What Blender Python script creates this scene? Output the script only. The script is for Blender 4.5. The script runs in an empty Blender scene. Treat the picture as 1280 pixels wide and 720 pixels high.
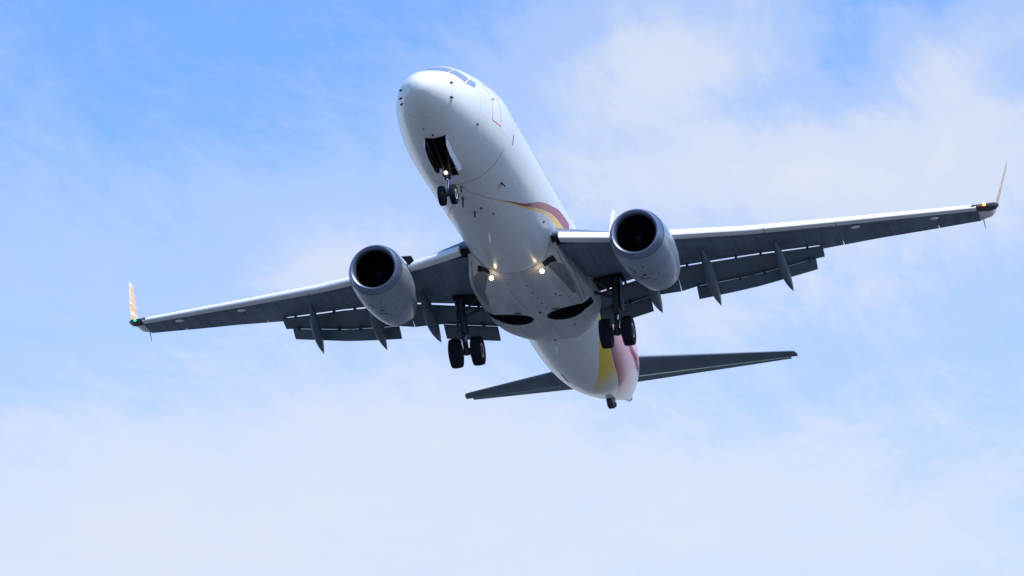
import bpy, bmesh, math
import numpy as np
from mathutils import Vector, Matrix
R = math.radians
S = bpy.context.scene
COL = S.collection

# ------------------------------------------------------------------ camera, world, sun, exposure
PITCH = R(3.0)                       # the airliner flies nose-up a little
CAM_L = Vector((-115.99373765, -25.35549308, -53.18022004))   # camera seen from the aircraft's nose (x aft, y starboard, z up)
CAM_R = Matrix(((0.2139, 0.3345, 0.9178), (-0.9749, 0.1318, 0.1792), (-0.0610, -0.9331, 0.3543)))  # right, down, forward
ROT = Matrix.Rotation(PITCH, 3, 'Y')
ALT = 1.7 - (ROT @ CAM_L).z          # nose height above the ground
cam = bpy.data.cameras.new('camera')
cam.sensor_width = 36.0
cam.lens = 4884.834 / 1280 * 36.0
cam.clip_start, cam.clip_end = 0.5, 80000
cam_o = bpy.data.objects.new('camera', cam)
COL.objects.link(cam_o)
M3 = ROT @ CAM_R
cx, cd, cf = M3.col[0].normalized(), M3.col[1], M3.col[2]
cf = cf.normalized()
cd = (cd - cf * cd.dot(cf)).normalized()
cx = cd.cross(cf)
Mw = Matrix((cx, -cd, -cf)).transposed().to_4x4()
Mw.translation = Vector((0, 0, ALT)) + ROT @ CAM_L
cam_o.matrix_world = Mw
S.camera = cam_o

SUN_DIR = Vector((-0.38, -0.46, 0.80)).normalized()    # towards the sun
sun_el = math.asin(SUN_DIR.z)
sun_az = math.atan2(SUN_DIR.x, SUN_DIR.y)
W = bpy.data.worlds.new('World')
S.world = W
W.use_nodes = True
nt = W.node_tree
nt.nodes.clear()


def N(t, kind, **kw):
    n = t.nodes.new(kind)
    for k, v in kw.items():
        if k.startswith('i_'):
            n.inputs[k[2:]].default_value = v
        else:
            setattr(n, k, v)
    return n


def math_n(t, op, a, b=None, clamp=False):
    n = t.nodes.new('ShaderNodeMath')
    n.operation = op
    n.use_clamp = clamp
    for i, v in enumerate((a, b)):
        if v is None:
            continue
        if isinstance(v, (int, float)):
            n.inputs[i].default_value = v
        else:
            t.links.new(v, n.inputs[i])
    return n.outputs[0]


def ramp(t, fac, stops, interp='LINEAR'):
    n = t.nodes.new('ShaderNodeValToRGB')
    n.color_ramp.interpolation = interp
    e = n.color_ramp.elements
    while len(e) < len(stops):
        e.new(0.5)
    for k, (p, c) in enumerate(stops):
        e[k].position = p
        e[k].color = (c, c, c, 1) if isinstance(c, (int, float)) else (*c, 1)
    t.links.new(fac, n.inputs[0])
    return n.outputs[0]


def mix(t, fac, a, b, mode='MIX'):
    n = t.nodes.new('ShaderNodeMix')
    n.data_type = 'RGBA'
    n.blend_type = mode
    n.clamp_factor = True
    for sock, v in ((n.inputs[0], fac), (n.inputs[6], a), (n.inputs[7], b)):
        if isinstance(v, (int, float)):
            sock.default_value = v
        elif isinstance(v, tuple):
            sock.default_value = (*v, 1)
        else:
            t.links.new(v, sock)
    return n.outputs[2]


SKY_STRENGTH = 0.12
sky = N(nt, 'ShaderNodeTexSky', sky_type='NISHITA', sun_disc=False, sun_elevation=sun_el, sun_rotation=sun_az,
        altitude=100, air_density=1.0, dust_density=0.3, ozone_density=2.0)
tc = N(nt, 'ShaderNodeTexCoord')
sep = N(nt, 'ShaderNodeSeparateXYZ')
nt.links.new(tc.outputs['Generated'], sep.inputs[0])
# a thin cloud layer: sky direction projected on a plane at cloud height
zz = math_n(nt, 'MAXIMUM', sep.outputs[2], 0.03)
px = math_n(nt, 'DIVIDE', sep.outputs[0], zz)
py = math_n(nt, 'DIVIDE', sep.outputs[1], zz)
cmb = N(nt, 'ShaderNodeCombineXYZ')
nt.links.new(px, cmb.inputs[0])
nt.links.new(py, cmb.inputs[1])


def cloud_noise(scale, loc, rot, stretch, detail, rough, dist=0.0):
    mp = N(nt, 'ShaderNodeMapping')
    mp.inputs['Location'].default_value = loc
    mp.inputs['Rotation'].default_value = (0, 0, rot)
    mp.inputs['Scale'].default_value = stretch
    nt.links.new(cmb.outputs[0], mp.inputs[0])
    n = N(nt, 'ShaderNodeTexNoise', i_Scale=scale, i_Detail=detail, i_Roughness=rough, i_Distortion=dist)
    nt.links.new(mp.outputs[0], n.inputs['Vector'])
    return n.outputs[0]


# azimuth / height of a sky direction, for where the larger cloud banks stand
az = math_n(nt, 'ARCTAN2', math_n(nt, 'MULTIPLY', sep.outputs[1], -1.0), sep.outputs[0])   # 0 = +x, grows to the right
el = math_n(nt, 'ARCSINE', sep.outputs[2])


def bank(a0, e0, ra, re, tilt):
    da = math_n(nt, 'SUBTRACT', az, R(a0))
    de = math_n(nt, 'SUBTRACT', el, R(e0))
    c, s = math.cos(R(tilt)), math.sin(R(tilt))
    u = math_n(nt, 'DIVIDE', math_n(nt, 'ADD', math_n(nt, 'MULTIPLY', da, c), math_n(nt, 'MULTIPLY', de, s)), R(ra))
    v = math_n(nt, 'DIVIDE', math_n(nt, 'SUBTRACT', math_n(nt, 'MULTIPLY', de, c), math_n(nt, 'MULTIPLY', da, s)), R(re))
    q = math_n(nt, 'ADD', math_n(nt, 'MULTIPLY', u, u), math_n(nt, 'MULTIPLY', v, v))
    return math_n(nt, 'EXPONENT', math_n(nt, 'MULTIPLY', q, -1.0))


fwd_az = math.degrees(math.atan2(-cf.y, cf.x))
fwd_el = math.degrees(math.asin(cf.z))
print('VIEW az/el', fwd_az, fwd_el, 'ALT', ALT)
# cloud banks and clear gaps (degrees right, degrees up, widths, tilt, weight)
banks = [(2.4, 3.1, 2.3, 1.3, 25, .50), (4.6, 1.45, 4.0, .9, 9, .50), (6.3, .5, 2.6, 1.0, 5, .25), (6.8, 2.9, 1.6, .6, 20, .30), (-1.7, -1.9, 3.2, 1.1, 0, .28),
         (-5.8, -3.2, 4.5, 1.7, 0, .34), (1.0, -3.9, 6.0, 1.2, 0, .22), (-2.3, .35, 1.6, .9, 8, .30), (2.6, -.6, 2.4, .7, 0, .25), (4.0, -3.2, 5.0, 1.6, 0, .16),
         (-4.5, 3.4, 4.2, 1.7, 0, -.22), (4.0, -1.4, 2.6, .7, 0, -.10), (5.0, 2.6, .9, .9, 30, -.16), (6.6, -3.4, 2.0, 1.3, 0, -.06), (6.2, 4.1, 1.2, .6, 0, -.25)]
tot = math_n(nt, 'MULTIPLY', math_n(nt, 'SUBTRACT', R(fwd_el + 1.5), el), 180 / math.pi * .035)      # more veil towards the horizon
for a0, e0, ra, re, tilt, wgt in banks:
    b = math_n(nt, 'MULTIPLY', bank(fwd_az + a0 * 1.08, fwd_el + e0, ra, re, tilt - 3.5), wgt)
    tot = math_n(nt, 'ADD', tot, b)
n1 = cloud_noise(2.6, (3.1, 1.7, 0), 0.5, (1.0, 1.5, 1), 7, 0.6, 0.8)
n2 = cloud_noise(9.0, (0.4, 2.2, 0), 0.9, (0.6, 1.7, 1), 8, 0.62, 1.2)
n3 = cloud_noise(26.0, (1.4, .2, 0), 0.2, (0.55, 1.9, 1), 8, 0.65, 1.6)
away = math_n(nt, 'SUBTRACT', 1.0, math_n(nt, 'COSINE', math_n(nt, 'SUBTRACT', az, R(fwd_az))))      # cloud veil thinned behind the camera to dim the nose underside
dens = math_n(nt, 'SUBTRACT', math_n(nt, 'ADD', tot, .30), math_n(nt, 'MULTIPLY', away, .42))
for n_, k_ in ((n1, .52), (n2, .30), (n3, .16)):
    dens = math_n(nt, 'ADD', dens, math_n(nt, 'MULTIPLY', math_n(nt, 'SUBTRACT', n_, 0.5), k_))
wisp = cloud_noise(8.5, (2.3, .9, 0), 1.1, (.5, 1.7, 1), 9, 0.62, .7)
wisp = math_n(nt, 'SUBTRACT', wisp, .5)
side = math_n(nt, 'MULTIPLY', bank(fwd_az + 5.0, fwd_el + 1.5, 5.5, 4.2, 0), .62)      # broken, fibrous cloud on the right
dens = math_n(nt, 'ADD', dens, math_n(nt, 'MULTIPLY', wisp, math_n(nt, 'ADD', side, .08)))
mask = ramp(nt, dens, [(0.0, 0.08), (0.35, 0.42), (0.75, 0.84), (1.1, 0.96)], 'EASE')
tint = N(nt, 'ShaderNodeHueSaturation', i_Saturation=1.3, i_Value=1.0)
nt.links.new(sky.outputs[0], tint.inputs['Color'])
CLOUD = (3.62, 3.87, 4.40)
blue = mix(nt, 1.0, tint.outputs[0], (1.25, 1.13, 1.24), 'MULTIPLY')
cl = mix(nt, mask, blue, CLOUD)
bg = N(nt, 'ShaderNodeBackground', i_Strength=SKY_STRENGTH)
nt.links.new(cl, bg.inputs[0])
wo = N(nt, 'ShaderNodeOutputWorld')
nt.links.new(bg.outputs[0], wo.inputs[0])

sl = bpy.data.lights.new('sun', 'SUN')
sl.energy = 2.9
sl.angle = R(0.53)
sl.color = (1.0, 0.95, 0.88)
so = bpy.data.objects.new('sun', sl)
COL.objects.link(so)
so.rotation_euler = (-SUN_DIR).to_track_quat('-Z', 'Y').to_euler()

vs = S.view_settings
vs.view_transform = 'Standard'
vs.look = 'None'
vs.gamma = 1
vs.use_curve_mapping = False
vs.exposure = 0.8

# ------------------------------------------------------------------ materials


def material(name, base, rough=0.5, metal=0.0, coat=0.0, grime=0.0, gscale=2.0, emit=None, estr=0.0, stretch=(1, 1, 1), spec=0.5):
    m = bpy.data.materials.new(name)
    m.use_nodes = True
    t = m.node_tree
    b = t.nodes['Principled BSDF']
    b.inputs['Base Color'].default_value = (*base, 1)
    b.inputs['Roughness'].default_value = rough
    b.inputs['Metallic'].default_value = metal
    b.inputs['Coat Weight'].default_value = coat
    b.inputs['Coat Roughness'].default_value = 0.15
    b.inputs['Specular IOR Level'].default_value = spec
    if grime:
        c = N(t, 'ShaderNodeTexCoord')
        mp = N(t, 'ShaderNodeMapping')
        mp.inputs['Scale'].default_value = stretch
        t.links.new(c.outputs['Object'], mp.inputs[0])
        n = N(t, 'ShaderNodeTexNoise', i_Scale=gscale, i_Detail=6, i_Roughness=0.6)
        t.links.new(mp.outputs[0], n.inputs['Vector'])
        f = ramp(t, n.outputs[0], [(0.38, 0.0), (0.72, 1.0)])
        t.links.new(mix(t, math_n(t, 'MULTIPLY', f, grime), base, tuple(x * 0.45 for x in base)), b.inputs['Base Color'])
        t.links.new(ramp(t, n.outputs[0], [(0.3, rough * 0.85), (0.7, min(1, rough * 1.25))]), b.inputs['Roughness'])
    if emit:
        b.inputs['Emission Color'].default_value = (*emit, 1)
        b.inputs['Emission Strength'].default_value = estr
    return m


M = {}
M['white'] = material('white_paint', (0.78, 0.79, 0.80), 0.32, coat=0.4, grime=0.25, gscale=1.2, stretch=(0.35, 1, 1))
M['fairing'] = material('fairing_paint', (0.52, 0.54, 0.57), 0.5, coat=0.05, grime=0.45, gscale=1.6, stretch=(0.35, 1.4, 1))
M['wing'] = material('wing_grey_paint', (0.075, 0.105, 0.160), 0.42, grime=0.35, gscale=0.9, stretch=(0.8, 0.6, 1))
M['flap'] = material('flap_grey_paint', (0.068, 0.106, 0.145), 0.45, grime=0.3, gscale=1.5)
M['slat'] = material('slat_white_paint', (0.77, 0.78, 0.79), 0.42, coat=.1, grime=0.10, gscale=2)
M['lip'] = material('polished_inlet_metal', (0.17, 0.22, 0.33), 0.36, metal=0.7)
M['panel'] = material('darker_grey_patch', (0.17, 0.19, 0.22), 0.5, grime=.3)  # darker grey tone of the fairing patches
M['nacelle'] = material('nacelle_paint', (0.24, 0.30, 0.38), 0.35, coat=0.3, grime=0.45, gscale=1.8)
M['duct'] = material('inlet_duct', (0.006, 0.006, 0.014), 0.8, spec=0.1)
M['fan'] = material('fan_titanium', (0.005, 0.005, 0.011), 0.7, spec=.08)
M['spinner'] = material('spinner_paint', (0.012, 0.012, 0.018), 0.6, spec=.15)
M['exhaust'] = material('exhaust_metal', (0.22, 0.20, 0.18), 0.4, metal=0.8)
M['tyre'] = material('tyre_rubber', (0.008, 0.009, 0.018), 0.8, spec=0.15)
M['rim'] = material('wheel_rim_paint', (0.75, 0.75, 0.76), 0.4)
M['strut'] = material('gear_strut_paint', (0.022, 0.026, 0.042), 0.5, grime=0.3, gscale=8)
M['chrome'] = material('oleo_chrome', (0.6, 0.6, 0.62), 0.2, metal=1.0)
M['dark'] = material('bay_interior', (0.012, 0.013, 0.018), 0.8, spec=0.2)
M['glass'] = material('cockpit_glass', (0.90, 0.92, 0.92), 0.12, metal=.8)
M['cabin_glass'] = material('cabin_glass', (0.52, 0.55, 0.58), 0.3, coat=.3)
M['wframe'] = material('window_frame_paint', (0.16, 0.18, 0.20), 0.5)
M['red'] = material('red_paint', (0.42, 0.02, 0.03), 0.35, coat=0.3)
M['orange'] = material('orange_paint', (0.75, 0.20, 0.05), 0.4)
M['black'] = material('antenna_black', (0.02, 0.02, 0.025), 0.5)
M['lamp'] = material('landing_lamp', (1, 1, 1), 0.3, emit=(1.0, 0.73, 0.42), estr=6.5)
M['redlamp'] = material('red_nav_lamp', (0.8, 0.05, 0.02), 0.3, emit=(1.0, 0.16, 0.03), estr=9.0)
M['greenlamp'] = material('green_nav_lamp', (0.02, 0.5, 0.25), 0.3, emit=(0.0, 0.9, 0.4), estr=1.5)
M['winglet'] = material('winglet_paint', (0.75, 0.74, 0.73), 0.4, coat=0.2)
def winglet_paint():
    m = material('winglet_paint', (0.72, 0.70, 0.66), 0.4, coat=0.2)
    t = m.node_tree
    c = N(t, 'ShaderNodeTexCoord')
    sp = N(t, 'ShaderNodeSeparateXYZ')
    t.links.new(c.outputs['Object'], sp.inputs[0])
    w = N(t, 'ShaderNodeTexWave', wave_type='BANDS', bands_direction='Z', i_Scale=.75, i_Distortion=6.0, i_Detail=2)
    t.links.new(c.outputs['Object'], w.inputs['Vector'])
    col = ramp(t, w.outputs[0], [(.15, (.76, .64, .42)), (.45, (.80, .46, .10)), (.75, (.72, .20, .05)), (1.0, (.78, .52, .20))])
    up = ramp(t, math_n(t, 'DIVIDE', sp.outputs[2], 4.0), [(1.15 / 4, 0.0), (1.30 / 4, 1.0), (3.2 / 4, .8), (3.4 / 4, .3)])
    t.links.new(mix(t, up, (.70, .62, .60), col), t.nodes['Principled BSDF'].inputs['Base Color'])
    return m


M['winglet'] = winglet_paint()
M['fin'] = material('fin_paint', (0.78, 0.70, 0.71), 0.35, coat=0.3)

def wing_skin():
    m = material('wing_grey_paint', (.075, .105, .16), .42)
    t = m.node_tree
    b = t.nodes['Principled BSDF']
    c = N(t, 'ShaderNodeTexCoord')
    sp = N(t, 'ShaderNodeSeparateXYZ')
    t.links.new(c.outputs['Object'], sp.inputs[0])
    X = sp.outputs[0]
    Y = math_n(t, 'ABSOLUTE', sp.outputs[1])

    def noise(sc, st, det=6):
        mp = N(t, 'ShaderNodeMapping')
        mp.inputs['Scale'].default_value = st
        t.links.new(c.outputs['Object'], mp.inputs[0])
        n = N(t, 'ShaderNodeTexNoise', i_Scale=sc, i_Detail=det, i_Roughness=.6)
        t.links.new(mp.outputs[0], n.inputs['Vector'])
        return n.outputs[0]
    streak = noise(1.4, (.25, 3.0, 1))
    blot = noise(.55, (.8, .6, 1), 4)
    col = mix(t, ramp(t, blot, [(.35, 0.0), (.65, 1.0)]), (.082, .120, .185), (.120, .165, .245))
    col = mix(t, math_n(t, 'MULTIPLY', ramp(t, streak, [(.5, 0.0), (.75, 1.0)]), .55), col, (.035, .045, .065))
    # two rows of oval tank covers, their seams, spanwise and chordwise joints
    q = math_n(t, 'SUBTRACT', math_n(t, 'MODULO', Y, .62), .31)
    for x0, k in ((14.7, .50), (15.75, .455)):
        d = math_n(t, 'SUBTRACT', X, math_n(t, 'ADD', math_n(t, 'MULTIPLY', Y, k), x0))
        e2 = math_n(t, 'ADD', math_n(t, 'POWER', math_n(t, 'ABSOLUTE', math_n(t, 'DIVIDE', d, .30)), 2.0), math_n(t, 'POWER', math_n(t, 'ABSOLUTE', math_n(t, 'DIVIDE', q, .20)), 2.0))
        inside = math_n(t, 'LESS_THAN', e2, 1.0)
        ringm = math_n(t, 'MULTIPLY', math_n(t, 'LESS_THAN', e2, 1.35), math_n(t, 'GREATER_THAN', e2, .95))
        col = mix(t, math_n(t, 'MULTIPLY', inside, .10), col, (.12, .155, .22))
        col = mix(t, math_n(t, 'MULTIPLY', ringm, .20), col, (.03, .04, .055))
    for x0, k in ((14.2, .53), (16.9, .41), (18.0, .335)):
        d = math_n(t, 'ABSOLUTE', math_n(t, 'SUBTRACT', X, math_n(t, 'ADD', math_n(t, 'MULTIPLY', Y, k), x0)))
        col = mix(t, math_n(t, 'MULTIPLY', math_n(t, 'LESS_THAN', d, .022), .40), col, (.02, .028, .04))
    for y0 in (2.6, 5.9, 7.6, 10.4, 12.7, 15.1):
        d = math_n(t, 'ABSOLUTE', math_n(t, 'SUBTRACT', Y, y0))
        col = mix(t, math_n(t, 'MULTIPLY', math_n(t, 'LESS_THAN', d, .016), .3), col, (.02, .028, .04))
    t.links.new(col, b.inputs['Base Color'])
    t.links.new(ramp(t, streak, [(.3, .34), (.7, .58)]), b.inputs['Roughness'])
    return m


M['tailplane'] = material('tailplane_grey_paint', (.080, .115, .165), .42, grime=.3, gscale=1.2, stretch=(.4, 1.2, 1))
M['elevator'] = material('elevator_grey_paint', (.11, .165, .19), .45, grime=.25, gscale=1.2)
M['wing'] = wing_skin()

# ------------------------------------------------------------------ mesh helpers


def link(name, verts, faces, mats, parent=None, smooth=40, fmat=None, uvs=None, tag=None):
    me = bpy.data.meshes.new(name)
    me.from_pydata([tuple(v) for v in verts], [], faces)
    for m in (mats if isinstance(mats, (list, tuple)) else [mats]):
        me.materials.append(m)
    if fmat is not None:
        me.polygons.foreach_set('material_index', fmat)
    if uvs is not None:
        l = me.uv_layers.new(name='UVMap')
        l.data.foreach_set('uv', [c for p in me.loops for c in uvs[p.vertex_index]])
    me.update()
    bm = bmesh.new()
    bm.from_mesh(me)
    bmesh.ops.recalc_face_normals(bm, faces=bm.faces)
    bm.to_mesh(me)
    bm.free()
    if smooth:
        me.polygons.foreach_set('use_smooth', [True] * len(me.polygons))
        me.set_sharp_from_angle(angle=R(smooth))
    o = bpy.data.objects.new(name, me)
    COL.objects.link(o)
    o.parent = parent
    return o


class G:
    """collects pieces of one part"""

    def __init__(self):
        self.v, self.f, self.m = [], [], []

    def add(self, v, f, mi=0):
        o = len(self.v)
        self.v += [Vector(p) for p in v]
        self.f += [tuple(i + o for i in q) for q in f]
        self.m += [mi] * len(f)
        return self

    def loft(self, rings, mi=0, caps=True, closed=True):
        n = len(rings[0])
        v = [p for r in rings for p in r]
        f = []
        for i in range(len(rings) - 1):
            for j in range(n if closed else n - 1):
                k = (j + 1) % n
                f.append((i * n + j, i * n + k, (i + 1) * n + k, (i + 1) * n + j))
        if caps:
            f.append(tuple(range(n))[::-1])
            f.append(tuple((len(rings) - 1) * n + j for j in range(n)))
        return self.add(v, f, mi)

    def tube(self, pts, r, n=14, mi=0):
        pts = [Vector(p) for p in pts]
        r = r if isinstance(r, (list, tuple)) else [r] * len(pts)
        rings = []
        for i, p in enumerate(pts):
            d = (pts[min(i + 1, len(pts) - 1)] - pts[max(i - 1, 0)]).normalized()
            u = d.cross(Vector((0.31, 0.77, 0.55))).normalized()
            w = d.cross(u)
            rings.append([p + (u * math.cos(a) + w * math.sin(a)) * r[i] for a in [2 * math.pi * j / n for j in range(n)]])
        return self.loft(rings, mi)

    def lathe(self, prof, c, axis, n=40, mi=0, closed_prof=False):
        """prof: (along, radius) list, turned round axis through c"""
        c, axis = Vector(c), Vector(axis).normalized()
        u = axis.cross(Vector((0.1, 0.2, 0.97))).normalized()
        w = axis.cross(u)
        rings = [[c + axis * a + (u * math.cos(t) + w * math.sin(t)) * r for t in [2 * math.pi * j / n for j in range(n)]] for a, r in prof]
        if closed_prof:
            rings.append(rings[0])
        return self.loft(rings, mi, caps=not closed_prof)

    def box(self, c, s, rot=None, mi=0, bev=0.0):
        bm = bmesh.new()
        bmesh.ops.create_cube(bm, size=1)
        bmesh.ops.scale(bm, vec=Vector(s), verts=bm.verts)
        if bev:
            bmesh.ops.bevel(bm, geom=bm.edges[:], offset=bev, segments=2, affect='EDGES')
        Mx = Matrix.Translation(Vector(c)) @ (rot.to_4x4() if rot else Matrix())
        bm.verts.ensure_lookup_table()
        v = [Mx @ x.co for x in bm.verts]
        f = [tuple(x.index for x in q.verts) for q in bm.faces]
        bm.free()
        return self.add(v, f, mi)

    def prism(self, poly, th, axis=1, off=0.0, mi=0):
        """polygon in the other two axes, given thickness along axis"""
        def P(a, b, t):
            return (t, a, b) if axis == 0 else (a, t, b) if axis == 1 else (a, b, t)
        return self.loft([[P(a, b, off - th / 2) for a, b in poly], [P(a, b, off + th / 2) for a, b in poly]], mi)

    def out(self, name, mats, parent=None, smooth=40):
        return link(name, self.v, self.f, mats, parent, smooth, self.m)


def pchip(xs, ys):
    xs, ys = np.asarray(xs, float), np.asarray(ys, float)
    h = np.diff(xs)
    d = np.diff(ys) / h
    m = np.zeros_like(ys)
    m[0], m[-1] = d[0], d[-1]
    for i in range(1, len(xs) - 1):
        if d[i - 1] * d[i] > 0:
            w1, w2 = 2 * h[i] + h[i - 1], h[i] + 2 * h[i - 1]
            m[i] = (w1 + w2) / (w1 / d[i - 1] + w2 / d[i])

    def f(x):
        i = int(np.clip(np.searchsorted(xs, x) - 1, 0, len(h) - 1))
        t = (x - xs[i]) / h[i]
        return float((1 + 2 * t) * (1 - t) ** 2 * ys[i] + t * (1 - t) ** 2 * h[i] * m[i] + t * t * (3 - 2 * t) * ys[i + 1] + t * t * (t - 1) * h[i] * m[i + 1])
    return f


def lin(xs, ys):
    return lambda x: float(np.interp(x, xs, ys))


# ------------------------------------------------------------------ ground
def build_ground():
    g = bpy.data.materials.new('wet_grass_and_tarmac')
    g.use_nodes = True
    t = g.node_tree
    b = t.nodes['Principled BSDF']
    b.inputs['Roughness'].default_value = 0.95
    c = N(t, 'ShaderNodeTexCoord')
    n = N(t, 'ShaderNodeTexNoise', i_Scale=0.02, i_Detail=8, i_Roughness=0.65)
    t.links.new(c.outputs['Object'], n.inputs['Vector'])
    col = ramp(t, n.outputs[0], [(0.3, (0.035, 0.044, 0.050)), (0.7, (0.06, 0.07, 0.078))])
    t.links.new(col, b.inputs['Base Color'])
    rings = [[(r * math.cos(a), r * math.sin(a), 0) for a in [2 * math.pi * j / 64 for j in range(64)]] for r in (1, 200, 2000, 30000)]
    gr = G().loft(rings, caps=False)
    gr.f.append(tuple(range(64)))
    gr.m.append(0)
    o = gr.out('ground', g, None, 0)
    o['kind'] = 'structure'


build_ground()


def build_bounce_slab():  # unseen pale slab added under the jet to bounce light onto the belly
    m = material('bounce_slab_grey', (.10, .108, .12), .9, grime=.3, gscale=.3)
    o = G().loft([[(x, y, .004) for x, y in ((-6, -260), (62, -260), (62, 260), (-6, 260))], [(x, y, .10) for x, y in ((-6, -260), (62, -260), (62, 260), (-6, 260))]]).out('bounce_slab', m, None, 0)
    o['kind'] = 'structure'


build_bounce_slab()

# ------------------------------------------------------------------ the airliner
jet = bpy.data.objects.new('passenger_jet', None)
COL.objects.link(jet)
jet.location = (0, 0, ALT)
jet.rotation_euler = (0, PITCH, 0)
jet['label'] = 'white twin-engine passenger jet with red and yellow stripe flying overhead, landing gear down'
jet['category'] = 'airplane'

# ---- fuselage
FX = [0.0, 0.05, 0.2, 0.5, 1.0, 1.5, 2.0, 2.5, 3.0, 4.0, 5.0, 6.2, 7.2, 24.0, 26.0, 28.0, 30.0, 32.0, 33.5, 35.0, 36.2, 37.2, 37.9]
FT = [-.70, -.52, -.34, -.12, .13, .34, .61, .89, 1.10, 1.38, 1.62, 1.82, 1.88, 1.88, 1.88, 1.88, 1.86, 1.79, 1.69, 1.51, 1.29, 1.04, .80]
FB = [-.74, -.93, -1.12, -1.33, -1.55, -1.71, -1.84, -1.93, -2.00, -2.08, -2.12, -2.13, -2.13, -2.13, -2.12, -2.02, -1.77, -1.31, -.89, -.43, -.06, .27, .46]
FW = [0.02, .22, .42, .66, .91, 1.09, 1.23, 1.36, 1.47, 1.64, 1.77, 1.86, 1.88, 1.88, 1.88, 1.85, 1.74, 1.50, 1.27, .96, .65, .36, .14]
ft, fb, fw = pchip(FX, FT), pchip(FX, FB), pchip(FX, FW)


def fus(x, a, off=0.0):
    """surface point, a = angle from straight down, + to starboard"""
    T, B, w = ft(x) + off, fb(x) - off, fw(x) + off
    zc = B + (T - B) * .531
    ca, sa = math.cos(a), math.sin(a)
    e = 2.0
    return Vector((x, w * sa, zc - (zc - B) * ca if ca > 0 else zc - (T - zc) * ca))


xs = sorted(set([0, .02, .05, .1, .15, .2, .3, .4, .5] + [round(.6 + .15 * i, 3) for i in range(40)] + [6.6 + .6 * i for i in range(28)] + [23.4 + .3 * i for i in range(48)] + [37.6, 37.8, 37.9]))
xs = [x for x in xs if x <= 37.9]
NA = 120


def build_fuselage():
    v, uv, f = [], [], []
    for x in xs:
        for j in range(NA + 1):
            a = -math.pi + 2 * math.pi * j / NA
            v.append(fus(x, a))
            uv.append((x / 40, j / NA))
    # weld the seam on the crown by faces sharing separate uv columns (kept split, hidden on top)
    for i in range(len(xs) - 1):
        for j in range(NA):
            a = i * (NA + 1) + j
            f.append((a, a + 1, a + NA + 2, a + NA + 1))
    f.append(tuple(range(NA))[::-1])
    f.append(tuple((len(xs) - 1) * (NA + 1) + j for j in range(NA)))
    o = link('fuselage', v, f, [M['livery'], M['dark']], jet, 50, uvs=uv)
    return o


def fcurve(t, src, pts, lo, hi):
    """piecewise map x(m) -> value via a float curve; src is u = x/40, result in lo..hi"""
    n = t.nodes.new('ShaderNodeFloatCurve')
    c = n.mapping.curves[0]
    while len(c.points) < len(pts):
        c.points.new(0.5, 0.5)
    for k, (x, y) in enumerate(pts):
        c.points[k].location = (x / 40, (y - lo) / (hi - lo))
        c.points[k].handle_type = 'AUTO'
    n.mapping.update()
    t.links.new(src, n.inputs['Value'])
    return math_n(t, 'ADD', math_n(t, 'MULTIPLY', n.outputs[0], hi - lo), lo)


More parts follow.
